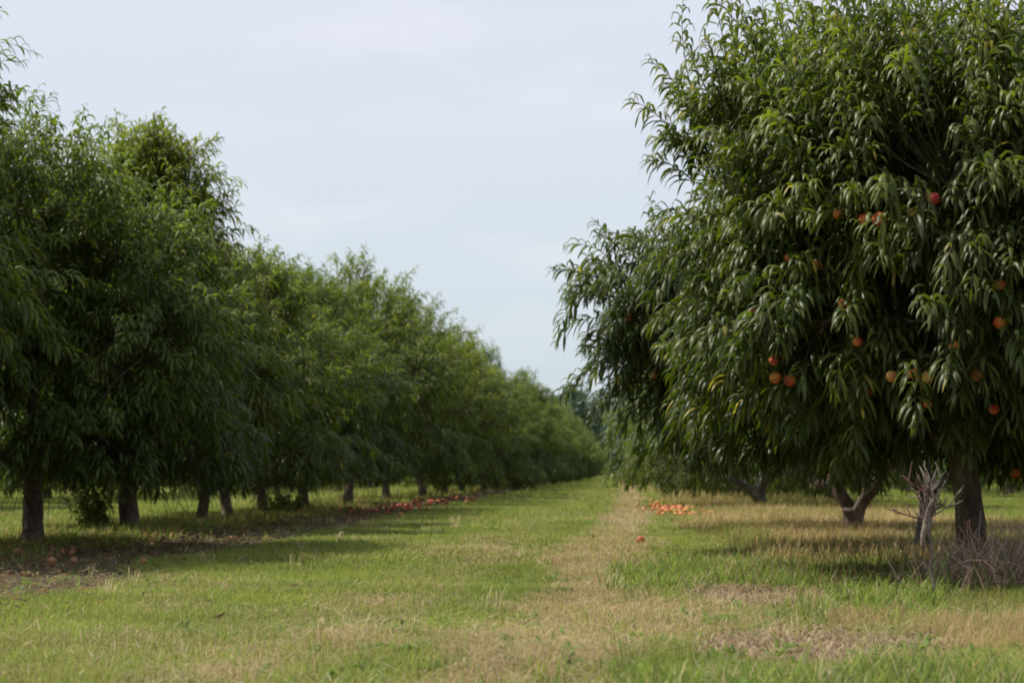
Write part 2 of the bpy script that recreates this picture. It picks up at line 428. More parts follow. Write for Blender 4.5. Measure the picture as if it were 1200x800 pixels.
# fallen peach leaves under the rows and low broadleaf weeds in the turf
g_litter, g_broad = Geo(), Geo()
n = 9000
left = rng.random(n) < .6
y = 8 + 30 * rng.random(n) ** 1.4
x = np.where(left, rng.normal(-4.2, .75, n), rng.normal(2.2, .8, n))
k_ = (x < .24 * y + 1) & (x > -.33 * y - 1) & (left | (y > 11.2)); x, y = x[k_], y[k_]; n = len(x)
a = rng.uniform(0, 6.28, n)
LV, LF, q = leaves(np.stack([x, y, gh(x, y) + rng.uniform(.01, .06, n)], 1), np.stack([np.cos(a), np.sin(a), rng.uniform(-.05, .35, n)], 1), rng.uniform(.05, .10, n), rng.uniform(.012, .02, n), rng.uniform(-.1, .35, n), rng.normal(0, .5, n), 2)
lc = np.array([[.20, .105, .06], [.27, .16, .08], [.15, .09, .06], [.28, .22, .10]])[rng.integers(0, 4, n)] * rng.uniform(.6, 1.2, (n, 1))
g_litter.add(LV, LF, np.repeat(lc, q, 0))
for k in range(1500):
    yy = 4.6 + 20 * rng.random() ** 1.3; xx = rng.uniform(-.32, .23) * yy
    if fbm(xx * .8, yy * .5, 61) < .5: continue
    n = rng.integers(6, 14); a = rng.uniform(0, 6.28, n); sz = rng.uniform(.6, 1.5)
    B = np.stack([xx + rng.normal(0, .012, n), yy + rng.normal(0, .012, n), np.full(n, float(gh(xx, yy)) + .01)], 1)
    LV, LF, q = leaves(B, nrm(np.stack([np.cos(a), np.sin(a), rng.uniform(.4, 1.6, n)], 1)), rng.uniform(.03, .06, n) * sz, rng.uniform(.010, .020, n) * sz, rng.uniform(.1, .6, n), rng.normal(0, .4, n), 2)
    g_broad.add(LV, LF, np.repeat(GC * rng.uniform(.7, 1.25, (n, 1)) + np.array([.02, .01, .01]), q, 0))
# crumbs on the bare patches and tall thin weeds round the near trunk
n = 14000
x = rng.uniform(.1, 1.4, n); y = rng.uniform(6.3, 11.8, n); m, _a, _b, _c = masks(x, y)
k_ = rng.random(n) < m['rsoil'] * .8; x, y = x[k_], y[k_]; n = len(x)
cc = np.array([[.17, .12, .08], [.46, .37, .27], [.30, .22, .15]])[rng.integers(0, 3, n)] * rng.uniform(.6, 1.3, (n, 1))
g_litter.add(*blades(np.stack([x, y, gh(x, y) + rng.uniform(.003, .02, n)], 1), rng.uniform(.015, .07, n), rng.uniform(.004, .009, n), rng.uniform(0, 6.28, n), rng.uniform(1.2, 1.6, n), cc))
n = 1500
x = rng.normal(2.3, .75, n); y = rng.normal(11.7, 1.0, n)
cc = np.where(rng.random((n, 1)) < .55, DB * .9, GC) * rng.uniform(.6, 1.2, (n, 1))
g_lush.add(*arc_blades(np.stack([x, y, gh(x, y)], 1), rng.uniform(.10, .34, n), rng.uniform(.003, .006, n), rng.uniform(0, 6.28, n), rng.uniform(0, .3, n), rng.uniform(.3, 1.5, n), cc))
# clippings and dead stems lying flat
n = 52000
y = 4.5 + 22 * rng.random(n) ** 1.6; x = rng.uniform(-.33, .24, n) * y
m, n1, n2, n3 = masks(x, y)
k = rng.random(n) < (.16 + .6 * m['track'] + .6 * m['patch'] + .30 * m['rsoil'] + .5 * m['rclump'] + .4 * m['lsoil'])
x, y = x[k], y[k]; n = len(x)
g_straw.add(*blades(np.stack([x, y, gh(x, y) + rng.uniform(.005, .045, n)], 1), rng.uniform(.05, .16, n), .0028 + .00028 * y, rng.uniform(0, 6.28, n), rng.uniform(1.3, 1.62, n), (DA * .5 + DC * .5) * rng.uniform(.6, 1.15, (n, 1)), curl=1.0))
for g, nm, lb in ((g_mown, 'mown_grass', 'short mown grass, green with straw coloured wheel tracks'),
                  (g_dry, 'dry_grass', 'long tan dry grass under the right row of trees'),
                  (g_lush, 'lush_grass', 'tall bright green grass tufts beside the right row'),
                  (g_weed, 'row_weeds', 'dark green weeds growing beneath the left row of trees'),
                  (g_straw, 'straw_litter', 'pale dry straw lying loose on the mown grass')):
    tag(link(nm, g.mesh(nm, [M_grass], False)), lb, 'grass' if nm != 'row_weeds' else 'weeds', kind='stuff')
tag(link('leaf_litter', g_litter.mesh('leaf_litter', [M_grass])), 'brown fallen peach leaves on the soil under both rows', 'fallen leaves', kind='stuff')
tag(link('broadleaf_weeds', g_broad.mesh('broadleaf_weeds', [M_grass])), 'small dark green broadleaf weeds scattered through the mown turf', 'weeds', kind='stuff')

# ------------------------------------------------------------------ peach trees
def branch_curve(a, b, k, rng, bow=.12, start_dir=None):
    t = np.linspace(0, 1, k)[:, None]
    L = np.linalg.norm(b - a)
    c1 = a + (start_dir if start_dir is not None else (b - a) / L) * L * .4
    c2 = b - np.array([0, 0, 1.0]) * L * bow - (b - a) * .25
    P = (1 - t) ** 3 * a + 3 * (1 - t) ** 2 * t * c1 + 3 * (1 - t) * t ** 2 * c2 + t ** 3 * b
    w = np.sin(t * math.pi) * L * .035
    P = P + np.cumsum(rng.normal(0, 1, (k, 3)), 0) * w * .35
    return P

def peach_tree(seed, blobs, trunk_r=.11, fork=.75, lean=(.05, 0), lod=0, shoots=1400, leaf_n=26, leaf_scale=1.0, zmin=.62,
               sprout=2.6, peaches=(), bark=None, leafmat=None, limb_n=5, low=0.0, shoot_len=1.0, yellow=.012, tall=1.0, rag=.7):
    """returns dict of meshes. blobs: (x,y,z,rh,rz)"""
    rng = np.random.default_rng(seed)
    bark = bark or M_bark; leafmat = leafmat or M_leaf
    blobs = np.array(blobs, float)
    n_side = (16, 10, 6)[lod]
    top = np.array([lean[0], lean[1], fork])
    # trunk
    K = (14, 8, 5)[lod]
    t = np.linspace(0, 1, K)[:, None]
    P = np.array([0, 0, -.08]) * (1 - t) + top * t
    P[:, :2] += np.sin(t * 2.6 + seed) * .02 * (t > 0)
    R = trunk_r * (1 + .55 * np.exp(-t[:, 0] * 7) - .12 * t[:, 0] + .18 * sstep(.8, 1, t[:, 0]))
    tg = Geo(); tg.add(*tube(P, R, n_side, .22, rng))
    trunk = tg.mesh('trunk', [bark])
    # limbs
    order = np.argsort(np.linalg.norm(blobs[:, :3] - top, axis=1) - blobs[:, 3] * .3)
    nodes = []; limbs = []          # nodes: (pos, dir, radius, limb index)
    for q, bi in enumerate(order):
        c = blobs[bi, :3].copy(); best = None
        ang = math.atan2(c[1] - top[1], c[0] - top[0])
        if len(limbs) < limb_n and all(abs((ang - l['ang'] + math.pi) % (2 * math.pi) - math.pi) > 1.0 for l in limbs):
            l = dict(ang=ang, g=Geo()); limbs.append(l)
            hd = np.array([math.cos(ang) * .75, math.sin(ang) * .75, .75])
            Pc = branch_curve(top - np.array([0, 0, .06]), c, (12, 8, 5)[lod], rng, .10, hd)
            r0 = trunk_r * .62; li = len(limbs) - 1
        else:
            cost = [np.linalg.norm(nd[0] - c) + (.6 if nd[0][2] > c[2] else 0) for nd in nodes]
            nd = nodes[int(np.argmin(cost))]
            Pc = branch_curve(nd[0], c, (9, 6, 4)[lod], rng, .08, nrm(nd[1] * .7 + nrm(c - nd[0]) * .5)); r0 = nd[2] * .68; li = nd[3]
        r0 = max(r0, .012)
        Rr = np.linspace(r0, max(r0 * .38, .008), len(Pc))
        limbs[li]['g'].add(*tube(Pc, Rr, (9, 6, 4)[lod], .18, rng))
        Td = nrm(np.gradient(Pc, axis=0))
        for k in range(2, len(Pc)): nodes.append((Pc[k], Td[k], Rr[k], li))
    NP = np.array([nd[0] for nd in nodes])
    # shoots
    area = blobs[:, 3] * (blobs[:, 3] + blobs[:, 4]); pr = area / area.sum()
    bi = rng.choice(len(blobs), int(shoots * 1.9), p=pr)
    u = nrm(rng.normal(0, 1, (len(bi), 3)))
    f = rng.uniform(.35, 1.0, len(bi)) ** .6
    c = blobs[bi, :3]; rad = blobs[bi][:, [3, 3, 4]]
    rad = rad * (1 + .35 * (fbm(u[:, 0] * 2.1 + bi * 3.3, u[:, 1] * 2.1 + u[:, 2] * 1.7, 21)[:, None] - .5) * 2)
    B = c + u * rad * f[:, None]
    dd = np.stack([np.linalg.norm((B - b[:3]) / b[[3, 3, 4]], axis=1) for b in blobs], 1)
    dd[np.arange(len(bi)), bi] = 9
    inside = dd.min(1)
    ok = (rng.random(len(bi)) < np.clip(inside * 1.35 - .25, .06, 1)) & (B[:, 2] > zmin)
    B = B[ok][:shoots]; u = u[ok][:shoots]
    S = len(B)
    cen = blobs[:, :3].mean(0)
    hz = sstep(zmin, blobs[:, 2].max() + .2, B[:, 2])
    outw = nrm((B - cen) * np.array([1, 1, .5]))
    D = nrm(u * .6 + outw * .6 + np.array([0, 0, 1.0]) * (-.1 + 1.25 * hz)[:, None] + rng.normal(0, .28, (S, 3)))
    Ls = rng.uniform(.26, .58, S) * (.85 + .35 * hz) * shoot_len
    # upright water shoots on top
    zt = blobs[:, 2] + blobs[:, 4]; tb = np.nonzero(zt > zt.max() - .75)[0]
    nu = int(sprout * len(tb) * 3)
    if nu:
        k = rng.choice(tb, nu); a = rng.uniform(0, 6.28, nu); q = rng.uniform(0, .85, nu)
        Bu = blobs[k, :3] + np.stack([np.cos(a) * q * blobs[k, 3], np.sin(a) * q * blobs[k, 3], blobs[k, 4] * (.75 - .35 * q * q)], 1)
        Du = nrm(np.stack([np.cos(a) * .28, np.sin(a) * .28, np.ones(nu)], 1) + rng.normal(0, .12, (nu, 3)))
        B = np.concatenate([B, Bu]); D = np.concatenate([D, Du]); Ls = np.concatenate([Ls, rng.uniform(.45, .85, nu) * shoot_len * tall]); hz = np.concatenate([hz, np.ones(nu)])
        S = len(B)
    Kp = 7
    pts = [B]; cur = B; d = D; grav = (.10 + .16 * (1 - hz))[:, None]
    dl = [D]
    bend = rng.normal(0, .07, (S, 3))
    for k in range(Kp - 1):
        d = nrm(d + np.array([0, 0, -1.0]) * grav * (.5 + .25 * k) + bend)
        cur = cur + d * (Ls / (Kp - 1))[:, None]; pts.append(cur); dl.append(d)
    SP = np.stack(pts, 1); SD = np.stack(dl, 1)
    cg = Geo()
    if lod < 2:
        SR = np.linspace(.0052, .0018, Kp)[None] * np.ones((S, 1)) * (1 if lod == 0 else 1.6)
        cg.add(*tubes(SP, SR, 3), m=1)
        # feeding twigs back to the nearest limb
        ni = np.array([np.argmin(np.linalg.norm(NP - b, axis=1)) for b in B[::1]])
        A0 = NP[ni]; t = np.linspace(0, 1, 5)[None, :, None]
        mid = (A0 + B) / 2 + np.array([0, 0, -.05]) + rng.normal(0, .04, B.shape)
        TW = (1 - t) ** 2 * A0[:, None] + 2 * (1 - t) * t * mid[:, None] + t ** 2 * B[:, None]
        nearb = np.linalg.norm(A0 - B, axis=1) < .55
        cg.add(*tubes(TW[nearb], np.linspace(.0065, .0045, 5)[None] * np.ones((nearb.sum(), 1)), 3), m=1)
    # leaves
    per = leaf_n
    tt = (np.arange(per) + .5) / per
    tt = tt[None] * np.ones((S, 1)) + rng.uniform(-.4, .4, (S, per)) / per
    tt = .04 + .96 * np.clip(tt, 0, .999)
    idx = tt * (Kp - 1); i0 = np.minimum(idx.astype(int), Kp - 2); fr = (idx - i0)[..., None]
    s = np.arange(S)[:, None]
    LB = SP[s, i0] * (1 - fr) + SP[s, i0 + 1] * fr
    LD = nrm(SD[s, i0] * (1 - fr) + SD[s, i0 + 1] * fr)
    ph = (np.arange(per) * 2.4)[None] + rng.uniform(0, 6.28, (S, 1)) + rng.normal(0, .3, (S, per))
    A = nrm(np.cross(LD, np.array([.2, .3, .93]))); Bn = np.cross(LD, A)
    rad = A * np.cos(ph)[..., None] + Bn * np.sin(ph)[..., None]
    sp = (1.15 - .55 * tt + rng.normal(0, .15, tt.shape))[..., None]
    LDir = nrm(LD * np.cos(sp) + rad * np.sin(sp) + np.array([0, 0, .38]))
    Ln = rng.uniform(.135, .205, (S, per)) * (1 - .45 * sstep(.75, 1, tt)) * leaf_scale
    W = Ln * rng.uniform(.125, .165, (S, per)) * (1 if lod < 2 else 1.15)
    dr = rng.uniform(.55, 1.25, (S, per)) * (1 - .35 * sstep(.8, 1, tt))
    LB = LB.reshape(-1, 3); LDir = LDir.reshape(-1, 3); Ln = Ln.ravel(); W = W.ravel(); dr = dr.ravel(); tt = tt.ravel()
    zl = zmin - low + rag * (fbm(LB[:, 0] * 1.1 + seed, LB[:, 1] * 1.1, 51) - .42)
    keep = (LB[:, 2] - Ln * .8 > zl) & (rng.random(len(LB)) > .06)
    for p in peaches:
        dx = LB[:, 0] - p[0]; dz = LB[:, 2] - p[2]; dy = LB[:, 1] - p[1]
        keep &= ~((np.hypot(dx, dz - .02) < .042) & (dy < .05) & (dy > -.5) | (dx * dx + dy * dy + dz * dz < .05 ** 2))
    LB, LDir, Ln, W, dr, tt = LB[keep], LDir[keep], Ln[keep], W[keep], dr[keep], tt[keep]
    hzl = np.repeat(hz, per)[keep]; sid = np.repeat(rng.random(S), per)[keep]
    nL = len(LB)
    LV, LF, q = leaves(LB, LDir, Ln, W, dr, rng.normal(0, .5, nL), (4, 2, 1)[lod])
    light = np.clip(.10 + .50 * tt ** 2 * hzl + .42 * (sid - .5) + .30 * hzl + rng.normal(0, .10, nL), 0, 1)  # paler shoot tips; lightening up the crown is sunlight put into the tint
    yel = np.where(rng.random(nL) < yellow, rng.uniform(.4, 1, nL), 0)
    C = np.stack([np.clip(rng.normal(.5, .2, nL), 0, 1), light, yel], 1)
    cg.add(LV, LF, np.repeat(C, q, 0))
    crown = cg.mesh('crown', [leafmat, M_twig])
    return dict(trunk=trunk, limbs=[l['g'].mesh('limb', [bark]) for l in limbs], crown=crown)

# peach fruit: sphere with cleft and dimpled stem end
def peach_mesh(name, mat, r=.040):
    nu_, nv = 20, 14; V = []; F = []
    for j in range(nv + 1):
        ph = math.pi * j / nv
        for i in range(nu_):
            th = 2 * math.pi * i / nu_
            rr = r * (1 - .14 * math.exp(-((math.cos(th / 2) / .16) ** 2)) * math.sin(ph) - .30 * math.exp(-(ph / .35) ** 2) + .05 * math.exp(-((math.pi - ph) / .3) ** 2))
            V.append((rr * math.sin(ph) * math.cos(th), rr * math.sin(ph) * math.sin(th), rr * .95 * math.cos(ph)))
    for j in range(nv):
        for i in range(nu_):
            a = j * nu_ + i; b = j * nu_ + (i + 1) % nu_
            F += [[a, a + nu_, b + nu_], [a, b + nu_, b]]
    return tri_mesh(name, V, F, [mat], np.zeros((len(V), 3)))
M_peach_y = peach_material('yellow_peach_skin', (.55, .36, .08), (.52, .25, .06), (.42, .10, .03))
PMY = peach_mesh('yellow_peach', M_peach_y, .033)
PM = peach_mesh('peach', M_peach, .034); PMF = peach_mesh('fallen_peach', M_peach_f, .036); PMR = peach_mesh('overripe_peach', M_peach_r, .033)

M_peach_b = peach_material('rotting_peach_skin', (.36, .17, .07), (.22, .09, .045), (.08, .04, .025))
PMB = peach_mesh('rotting_peach', M_peach_b, .030)

def plant(parts, x, y, label, group, rz=0, sc=1.0, scz=1.0, peaches=(), limbs=True, name='peach_tree'):
    e = bpy.data.objects.new(name, None); COL.objects.link(e)
    e.location = (x, y, float(gh(x, y))); e.rotation_euler = (0, 0, rz); e.scale = (sc, sc, sc * scz)
    e.empty_display_size = .3
    tag(e, label, 'peach tree', group)
    link('trunk', parts['trunk'], e)
    if limbs:
        for lm in parts['limbs']: link('limb', lm, e)
    link('crown', parts['crown'], e)
    for i, p in enumerate(peaches):
        o = link('peach', PMY if i in (3, 5, 8, 9, 10, 17) else PM, e, p[:3]); s = p[3] if len(p) > 3 else 1
        o.scale = (s, s, s); o.rotation_euler = (.4 * math.sin(i * 3.1), .5 * math.sin(i * 1.7), i * 2.2)
    return e

GR = 'peach trees of the right hand row'; GL = 'peach trees of the left hand row'
# ---- T1, the big near tree on the right
T1 = [(-1.36, -.2, 2.28, .30, .62), (-.92, .0, 2.52, .36, .44), (-.40, -.35, 2.50, .42, .45), (.20, .0, 2.58, .42, .45), (.85, -.1, 2.48, .46, .48), (1.5, .1, 2.3, .45, .5),
      (-1.25, -.4, 1.75, .34, .36), (-.95, -.75, 2.10, .44, .50), (-.95, -.85, 1.45, .45, .42), (-1.05, .1, 1.30, .40, .34), (-.30, -1.15, 2.20, .55, .60),
      (.50, -1.15, 2.15, .60, .65), (-.25, -1.25, 1.45, .50, .45), (.55, -1.25, 1.35, .50, .42), (1.2, -.9, 1.7, .6, .6), (1.9, -.2, 1.7, .6, .6),
      (-.60, -.30, 1.20, .40, .30), (.25, -.65, 1.20, .40, .30), (1.1, -.5, 1.05, .45, .32), (1.6, .5, 1.3, .5, .5),
      (-.7, .95, 1.95, .6, .6), (.1, 1.3, 1.85, .75, .7), (1.1, 1.1, 1.9, .7, .7), (-.58, -.5, .86, .20, .13), (-.9, .9, 1.35, .6, .5), (.6, 1.2, 1.2, .6, .45), (0, 0, 1.9, .8, .6)]
T1X, T1Y = 2.07, 12.3
def on_tree(px, py, tx, ty, blobs, off=1.0):
    """where a fruit seen at picture point px,py hangs on the front of the crown"""
    x, z = (px - 728) / 2400 * ty - tx, CAM_H + (550 - py) / 2400 * ty
    best = -.2
    for k in range(3):
        Y = ty + best; x = (px - 728) / 2400 * Y - tx; z = CAM_H + (550 - py) / 2400 * Y
        c = 0
        for b in blobs:
            q = 1 - ((x - b[0]) ** 2) / (b[3] * 1.25) ** 2 - ((z - b[2]) ** 2) / (b[4] * 1.25) ** 2
            if q > 0: c = min(c, b[1] - b[3] * 1.25 * math.sqrt(q) * off)
        best = c
    return (x, best + .14, z)
pts1 = [(982, 243), (1033, 246), (1098, 221), (1073, 238), (927, 291), (993, 346), (1173, 323), (1173, 368), (1045, 432), (1088, 432), (1146, 430),
        (1072, 428), (1087, 510), (1137, 525), (908, 413), (910, 433), (927, 436), (1018, 450), (1015, 246), (884, 356), (1120, 395), (1062, 470), (1165, 470), (960, 300), (1128, 300), (1004, 392), (1158, 585)]
peaches1 = [(*on_tree(px, py, T1X, T1Y, T1), s) for (px, py), s in zip(pts1, [.9, 1.15, 1.0, .85, .8, 1.15, .95, 1, 1, 1.05, 1, .9, 1.1, 1.15, .8, 1, 1, 1, .9, .8, .9, .75, .85, .9, .7, .8, .8])]
peaches1[-1] = (.22, -.22, .62, .9)
P1 = peach_tree(101, T1, .088, .78, (-.05, 0), 0, 2500, 31, 1.0, rag=.4, zmin=.52, sprout=7.0, leafmat=M_leaf_near, peaches=peaches1, yellow=.02, tall=1.15)
plant(P1, T1X, T1Y, 'large near peach tree with ripe fruit, standing behind the bleached dead sapling', GR, peaches=peaches1)
# ---- T2, spreading tree just behind
T2 = [(-2.18, -.2, 2.02, .38, .32), (-2.08, -.2, 1.48, .34, .28), (-1.72, -.1, 1.98, .36, .25), (-1.5, -.4, 1.7, .5, .5), (-1.7, .2, 1.75, .4, .35), (-.9, -.6, 2.1, .55, .5),
      (-1.4, -.3, 1.15, .45, .32), (-.8, -.6, 1.3, .5, .4), (-.5, 0, 2.8, .6, .6), (.4, 0, 2.9, .6, .6), (0, -.9, 1.7, .6, .5), (.9, -.6, 1.6, .6, .5), (1.2, .2, 2.3, .7, .6),
      (-.8, .9, 1.9, .7, .7), (.4, 1.2, 2, .7, .7), (1.5, .5, 1.5, .5, .5), (-.4, -.3, 1.05, .35, .25)]
T2X, T2Y = 2.33, 16.4
pp2 = [(*on_tree(px, py, T2X, T2Y, T2), 1) for px, py in ((738, 362), (767, 430), (800, 281))]
P2 = peach_tree(202, T2, .060, .50, (.09, 0), 0, 1800, 28, 1.0, bark=M_lichen, zmin=.66, sprout=1.5, leafmat=M_leaf_near, peaches=pp2, shoot_len=1.05)
plant(P2, T2X, T2Y, 'peach tree reaching a long leafy branch out over the grass alley', GR, peaches=pp2)

def gen_blobs(seed, R, H, zlow=1.15, n_low=7, n_mid=7, n_top=5, bx=1.0):
    r = np.random.default_rng(seed); out = []
    a0 = r.uniform(0, 6.28)
    for k in range(n_low):
        a = a0 + k * 2 * math.pi / n_low + r.normal(0, .15); q = R * r.uniform(.55, .75)
        out.append((math.cos(a) * q * bx, math.sin(a) * q, zlow + r.uniform(-.1, .25), R * r.uniform(.22, .30), R * r.uniform(.18, .24)))
    for k in range(n_mid):
        a = a0 + .4 + k * 2 * math.pi / n_mid + r.normal(0, .2); q = R * r.uniform(.48, .70)
        out.append((math.cos(a) * q * bx, math.sin(a) * q, zlow + (H - zlow) * r.uniform(.28, .48), R * r.uniform(.25, .33), R * r.uniform(.25, .33)))
    for k in range(n_top):
        a = a0 + k * 2 * math.pi / n_top + r.normal(0, .3); q = R * r.uniform(.18, .48)
        out.append((math.cos(a) * q * bx, math.sin(a) * q, zlow + (H - zlow) * r.uniform(.58, .80), R * r.uniform(.20, .30), R * r.uniform(.24, .32)))
    out.append((0, 0, zlow + (H - zlow) * .45, R * .4, R * .35))
    out.append((r.normal(0, .15), r.normal(0, .15), H - .62, R * .18, R * .2))
    return out

# ---- T3 with two splayed limbs, T4 low and wide
T3 = gen_blobs(33, 2.5, 3.6, 1.05)
P3 = peach_tree(303, T3, .12, .26, (.03, 0), 0, 1500, 22, 1.05, zmin=.68, limb_n=4)
plant(P3, 2.42, 21.8, 'dark peach tree whose short trunk splits low into splayed limbs', GR)
T4 = gen_blobs(44, 3.1, 3.6, .85, 9, 8, 6)
P4 = peach_tree(404, T4, .13, .28, (-.1, 0), 1, 1500, 20, 1.15, zmin=.22, limb_n=5, leafmat=M_leaf_pale, bark=M_lichen)
plant(P4, 2.5, 36.5, 'wide low peach tree with grey lichened limbs behind the splayed tree', GR)

# ---- generic trees for the left row
def variant(seed, R, H, lod, shoots, leaf_n, ls, **kw):
    return peach_tree(seed * 7 + 1, gen_blobs(seed, R, H, kw.pop('zlow', 1.1), bx=kw.pop('bx', 1.0)), lod=lod, shoots=shoots, leaf_n=leaf_n, leaf_scale=ls, **kw)
VA = variant(1, 2.2, 4.3, 0, 2100, 24, 1.05, trunk_r=.095, fork=.85, lean=(.03, .02), zmin=.48, sprout=2.2, zlow=1.0)
VB = variant(2, 1.9, 4.5, 0, 1500, 24, 1.05, trunk_r=.095, fork=.80, lean=(-.04, 0), zmin=.54, sprout=2.2, tall=.8, zlow=1.0)
VC = variant(3, 2.2, 4.2, 1, 1200, 22, 1.15, trunk_r=.085, fork=.70, lean=(.10, 0), zmin=.52, sprout=2, zlow=1.0)
VD = variant(4, 2.3, 4.6, 1, 1200, 22, 1.2, trunk_r=.09, fork=.75, lean=(.16, .05), zmin=.46, sprout=2, zlow=.95)
VE = variant(5, 2.4, 4.6, 1, 1000, 18, 1.4, trunk_r=.10, fork=.7, lean=(-.1, 0), zmin=.18, sprout=2, shoot_len=1.1, zlow=.75)
VN = peach_tree(919, [(.12, 0, 3.55, .36, .42), (.42, 0, 3.45, .26, .4), (-.1, .2, 3.1, .45, .5), (.58, -.1, 2.85, .32, .45), (-.55, 0, 2.85, .48, .5), (.85, 0, 2.2, .38, .45), (.3, -.6, 2.35, .55, .55),
    (-.6, -.5, 2.2, .6, .6), (-1.1, .2, 2.3, .45, .5), (1.05, -.1, 1.6, .42, .4), (.4, -.8, 1.5, .55, .5), (-.5, -.8, 1.5, .55, .5), (-1.3, 0, 1.5, .45, .45), (.3, .8, 2.0, .65, .65),
    (-.6, .8, 2.0, .65, .65), (0, 0, 2.3, .7, .8), (.85, -.3, 1.0, .38, .28), (-.3, -.7, .98, .40, .28), (-1.1, -.3, 1.05, .40, .28), (.2, .6, 1.1, .5, .35)],
    .095, .8, (-.03, 0), 0, 1900, 24, 1.05, zmin=.50, sprout=4, tall=.75)
LFT = [  # variant, X, Y, rz, scale, scale z, label
    (VA, -6.35, 14.6, 1.9, .95, .98, 'peach tree cut off by the left edge of the picture, tallest leaf tips'),
    (VA, -4.95, 17.0, .3, .93, .84, 'leftmost peach tree with a whole trunk in view, straight brown bark'),
    (VN, -5.14, 21.2, 0.0, 1.0, 1.0, 'narrow tall peach tree with green sprouts around its trunk'),
    (VC, -4.95, 24.0, .5, .82, .90, 'short thin trunked peach tree behind the sprouting one'),
    (VD, -5.25, 27.2, 2.2, .90, .86, 'peach tree fourth along the left row, slim grey trunk'),
    (VC, -5.40, 30.8, 4.0, .92, .92, 'peach tree with a leafy branch drooping to the ground'),
    (VB, -5.20, 33.4, 5.0, .95, .90, 'slim upright peach tree just past the drooping branch'),
    (VD, -5.1, 38.0, .9, 1.0, .98, 'broad peach tree shading the pinkish mulch strip'),
    (VC, -5.0, 43.6, 3.0, .97, 1.0, 'leaning trunked peach tree beside the red fallen fruit'),
    (VE, -4.75, 49.0, 1.0, .96, .90, 'peach tree in the left row just past the red fallen fruit'),
    (VD, -4.7, 54.5, 4.4, .98, .92, 'rounded peach tree beyond the heap of red fruit'),
]
for (v, X_, Y_, rz, s, sz, lb) in LFT: plant(v, X_, Y_, lb, GL, rz, s, sz)

# basal sprouts on the second trunk, drooping branch on another
def sprout_clump(name, x, y, seed, h, n, r, label, group=None):
    rg = np.random.default_rng(seed); g = Geo(); S = n; K = 5
    B = np.stack([rg.normal(0, r * .4, S), rg.normal(0, r * .4, S), np.zeros(S)], 1)
    D = nrm(np.stack([rg.normal(0, .35, S), rg.normal(0, .35, S), np.ones(S)], 1)); L = rg.uniform(.5, 1, S) * h
    t = np.linspace(0, 1, K)
    P = B[:, None] + D[:, None] * (L[:, None] * t)[..., None]
    g.add(*tubes(P, np.linspace(.006, .002, K)[None] * np.ones((S, 1)), 3), m=1)
    per = 16; tt = rg.uniform(.15, 1, (S, per)); LB = B[:, None] + D[:, None] * (L[:, None] * tt)[..., None]
    LD = nrm(rg.normal(0, 1, (S, per, 3)) + np.array([0, 0, .6])).reshape(-1, 3); LB = LB.reshape(-1, 3); q_ = len(LB)
    LV, LF, q = leaves(LB, LD, rg.uniform(.07, .13, q_), rg.uniform(.02, .03, q_), rg.uniform(.4, 1, q_), rg.normal(0, .5, q_), 2)
    C = np.stack([rg.random(q_), rg.uniform(.3, .9, q_), np.zeros(q_)], 1)
    g.add(LV, LF, np.repeat(C, q, 0))
    o = link(name, g.mesh(name, [M_leaf, M_twig]), None, (x, y, float(gh(x, y))))
    return tag(o, label, 'sprouts', group)
sprout_clump('basal_sprout', -5.38, 20.9, 5, .62, 34, .22, 'pale green leafy sprout growing at the foot of the narrow tall tree')
sprout_clump('leafy_shoot', -5.05, 30.4, 6, .40, 40, .34, 'low dark leafy mound under the drooping branch of the left row')

# ---- distant parts of the rows
VF = variant(6, 2.4, 4.9, 1, 900, 16, 1.6, trunk_r=.10, fork=.7, zmin=.10, zlow=.7, sprout=1.6, leafmat=M_leaf, shoot_len=1.1)
VG = variant(7, 2.5, 5.0, 2, 700, 14, 2.1, trunk_r=.11, fork=.7, zmin=.03, sprout=1.6, leafmat=M_leaf_far, shoot_len=1.15, zlow=.65)
VH = variant(8, 2.5, 4.8, 2, 700, 14, 2.1, trunk_r=.11, fork=.7, zmin=.03, sprout=1.6, leafmat=M_leaf_far, shoot_len=1.15, zlow=.65)
rr = np.random.default_rng(5)
yy = 60.0; k = 0
while yy < 262:
    far_ = yy > 95
    v = (VF, VE, VD)[k % 3] if not far_ else (VG, VH)[k % 2]
    xx = float(np.interp(yy, [55, 120, 260], [-4.6, -4.35, -4.2])) + rr.normal(0, .12)
    plant(v, xx, yy, 'far peach tree merging into the distant end of the left row' if far_ else 'middle distance peach tree, crown touching its neighbours in the left row',
          GL + (', far end' if far_ else ', middle stretch'), rr.uniform(0, 6.28), rr.uniform(.86, 1.04), rr.uniform(.80, 1.02), limbs=False)
    yy += 5.1 if yy < 150 else 6.0; k += 1
yy = 42.5
while yy < 250:
    far_ = yy > 80
    v = (VE, VF)[k % 2] if not far_ else (VG, VH)[k % 2]
    plant(v, 3.0 + rr.normal(0, .12), yy, 'far peach tree hidden in the distant end of the right row' if far_ else 'peach tree in the right row beyond the lichened one',
          GR + (', far end' if far_ else ', middle stretch'), rr.uniform(0, 6.28), rr.uniform(.9, 1.0), rr.uniform(.88, 1.0), limbs=False)
    yy += 5.4 if yy < 150 else 7.0; k += 1
for X0, nm in ((-12.6, 'second row to the left'), (10.2, 'second row to the right')):
    yy = 24.0
    while yy < 150:
        v = (VE, VF, VC)[k % 3] if yy < 60 else (VG, VH)[k % 2]
        plant(v, X0 + rr.normal(0, .15), yy, 'shaded peach tree seen under the crowns, in the ' + nm, 'peach trees of the ' + nm, rr.uniform(0, 6.28), rr.uniform(.95, 1.08), 1.0, limbs=False)
        yy += 5.2; k += 1

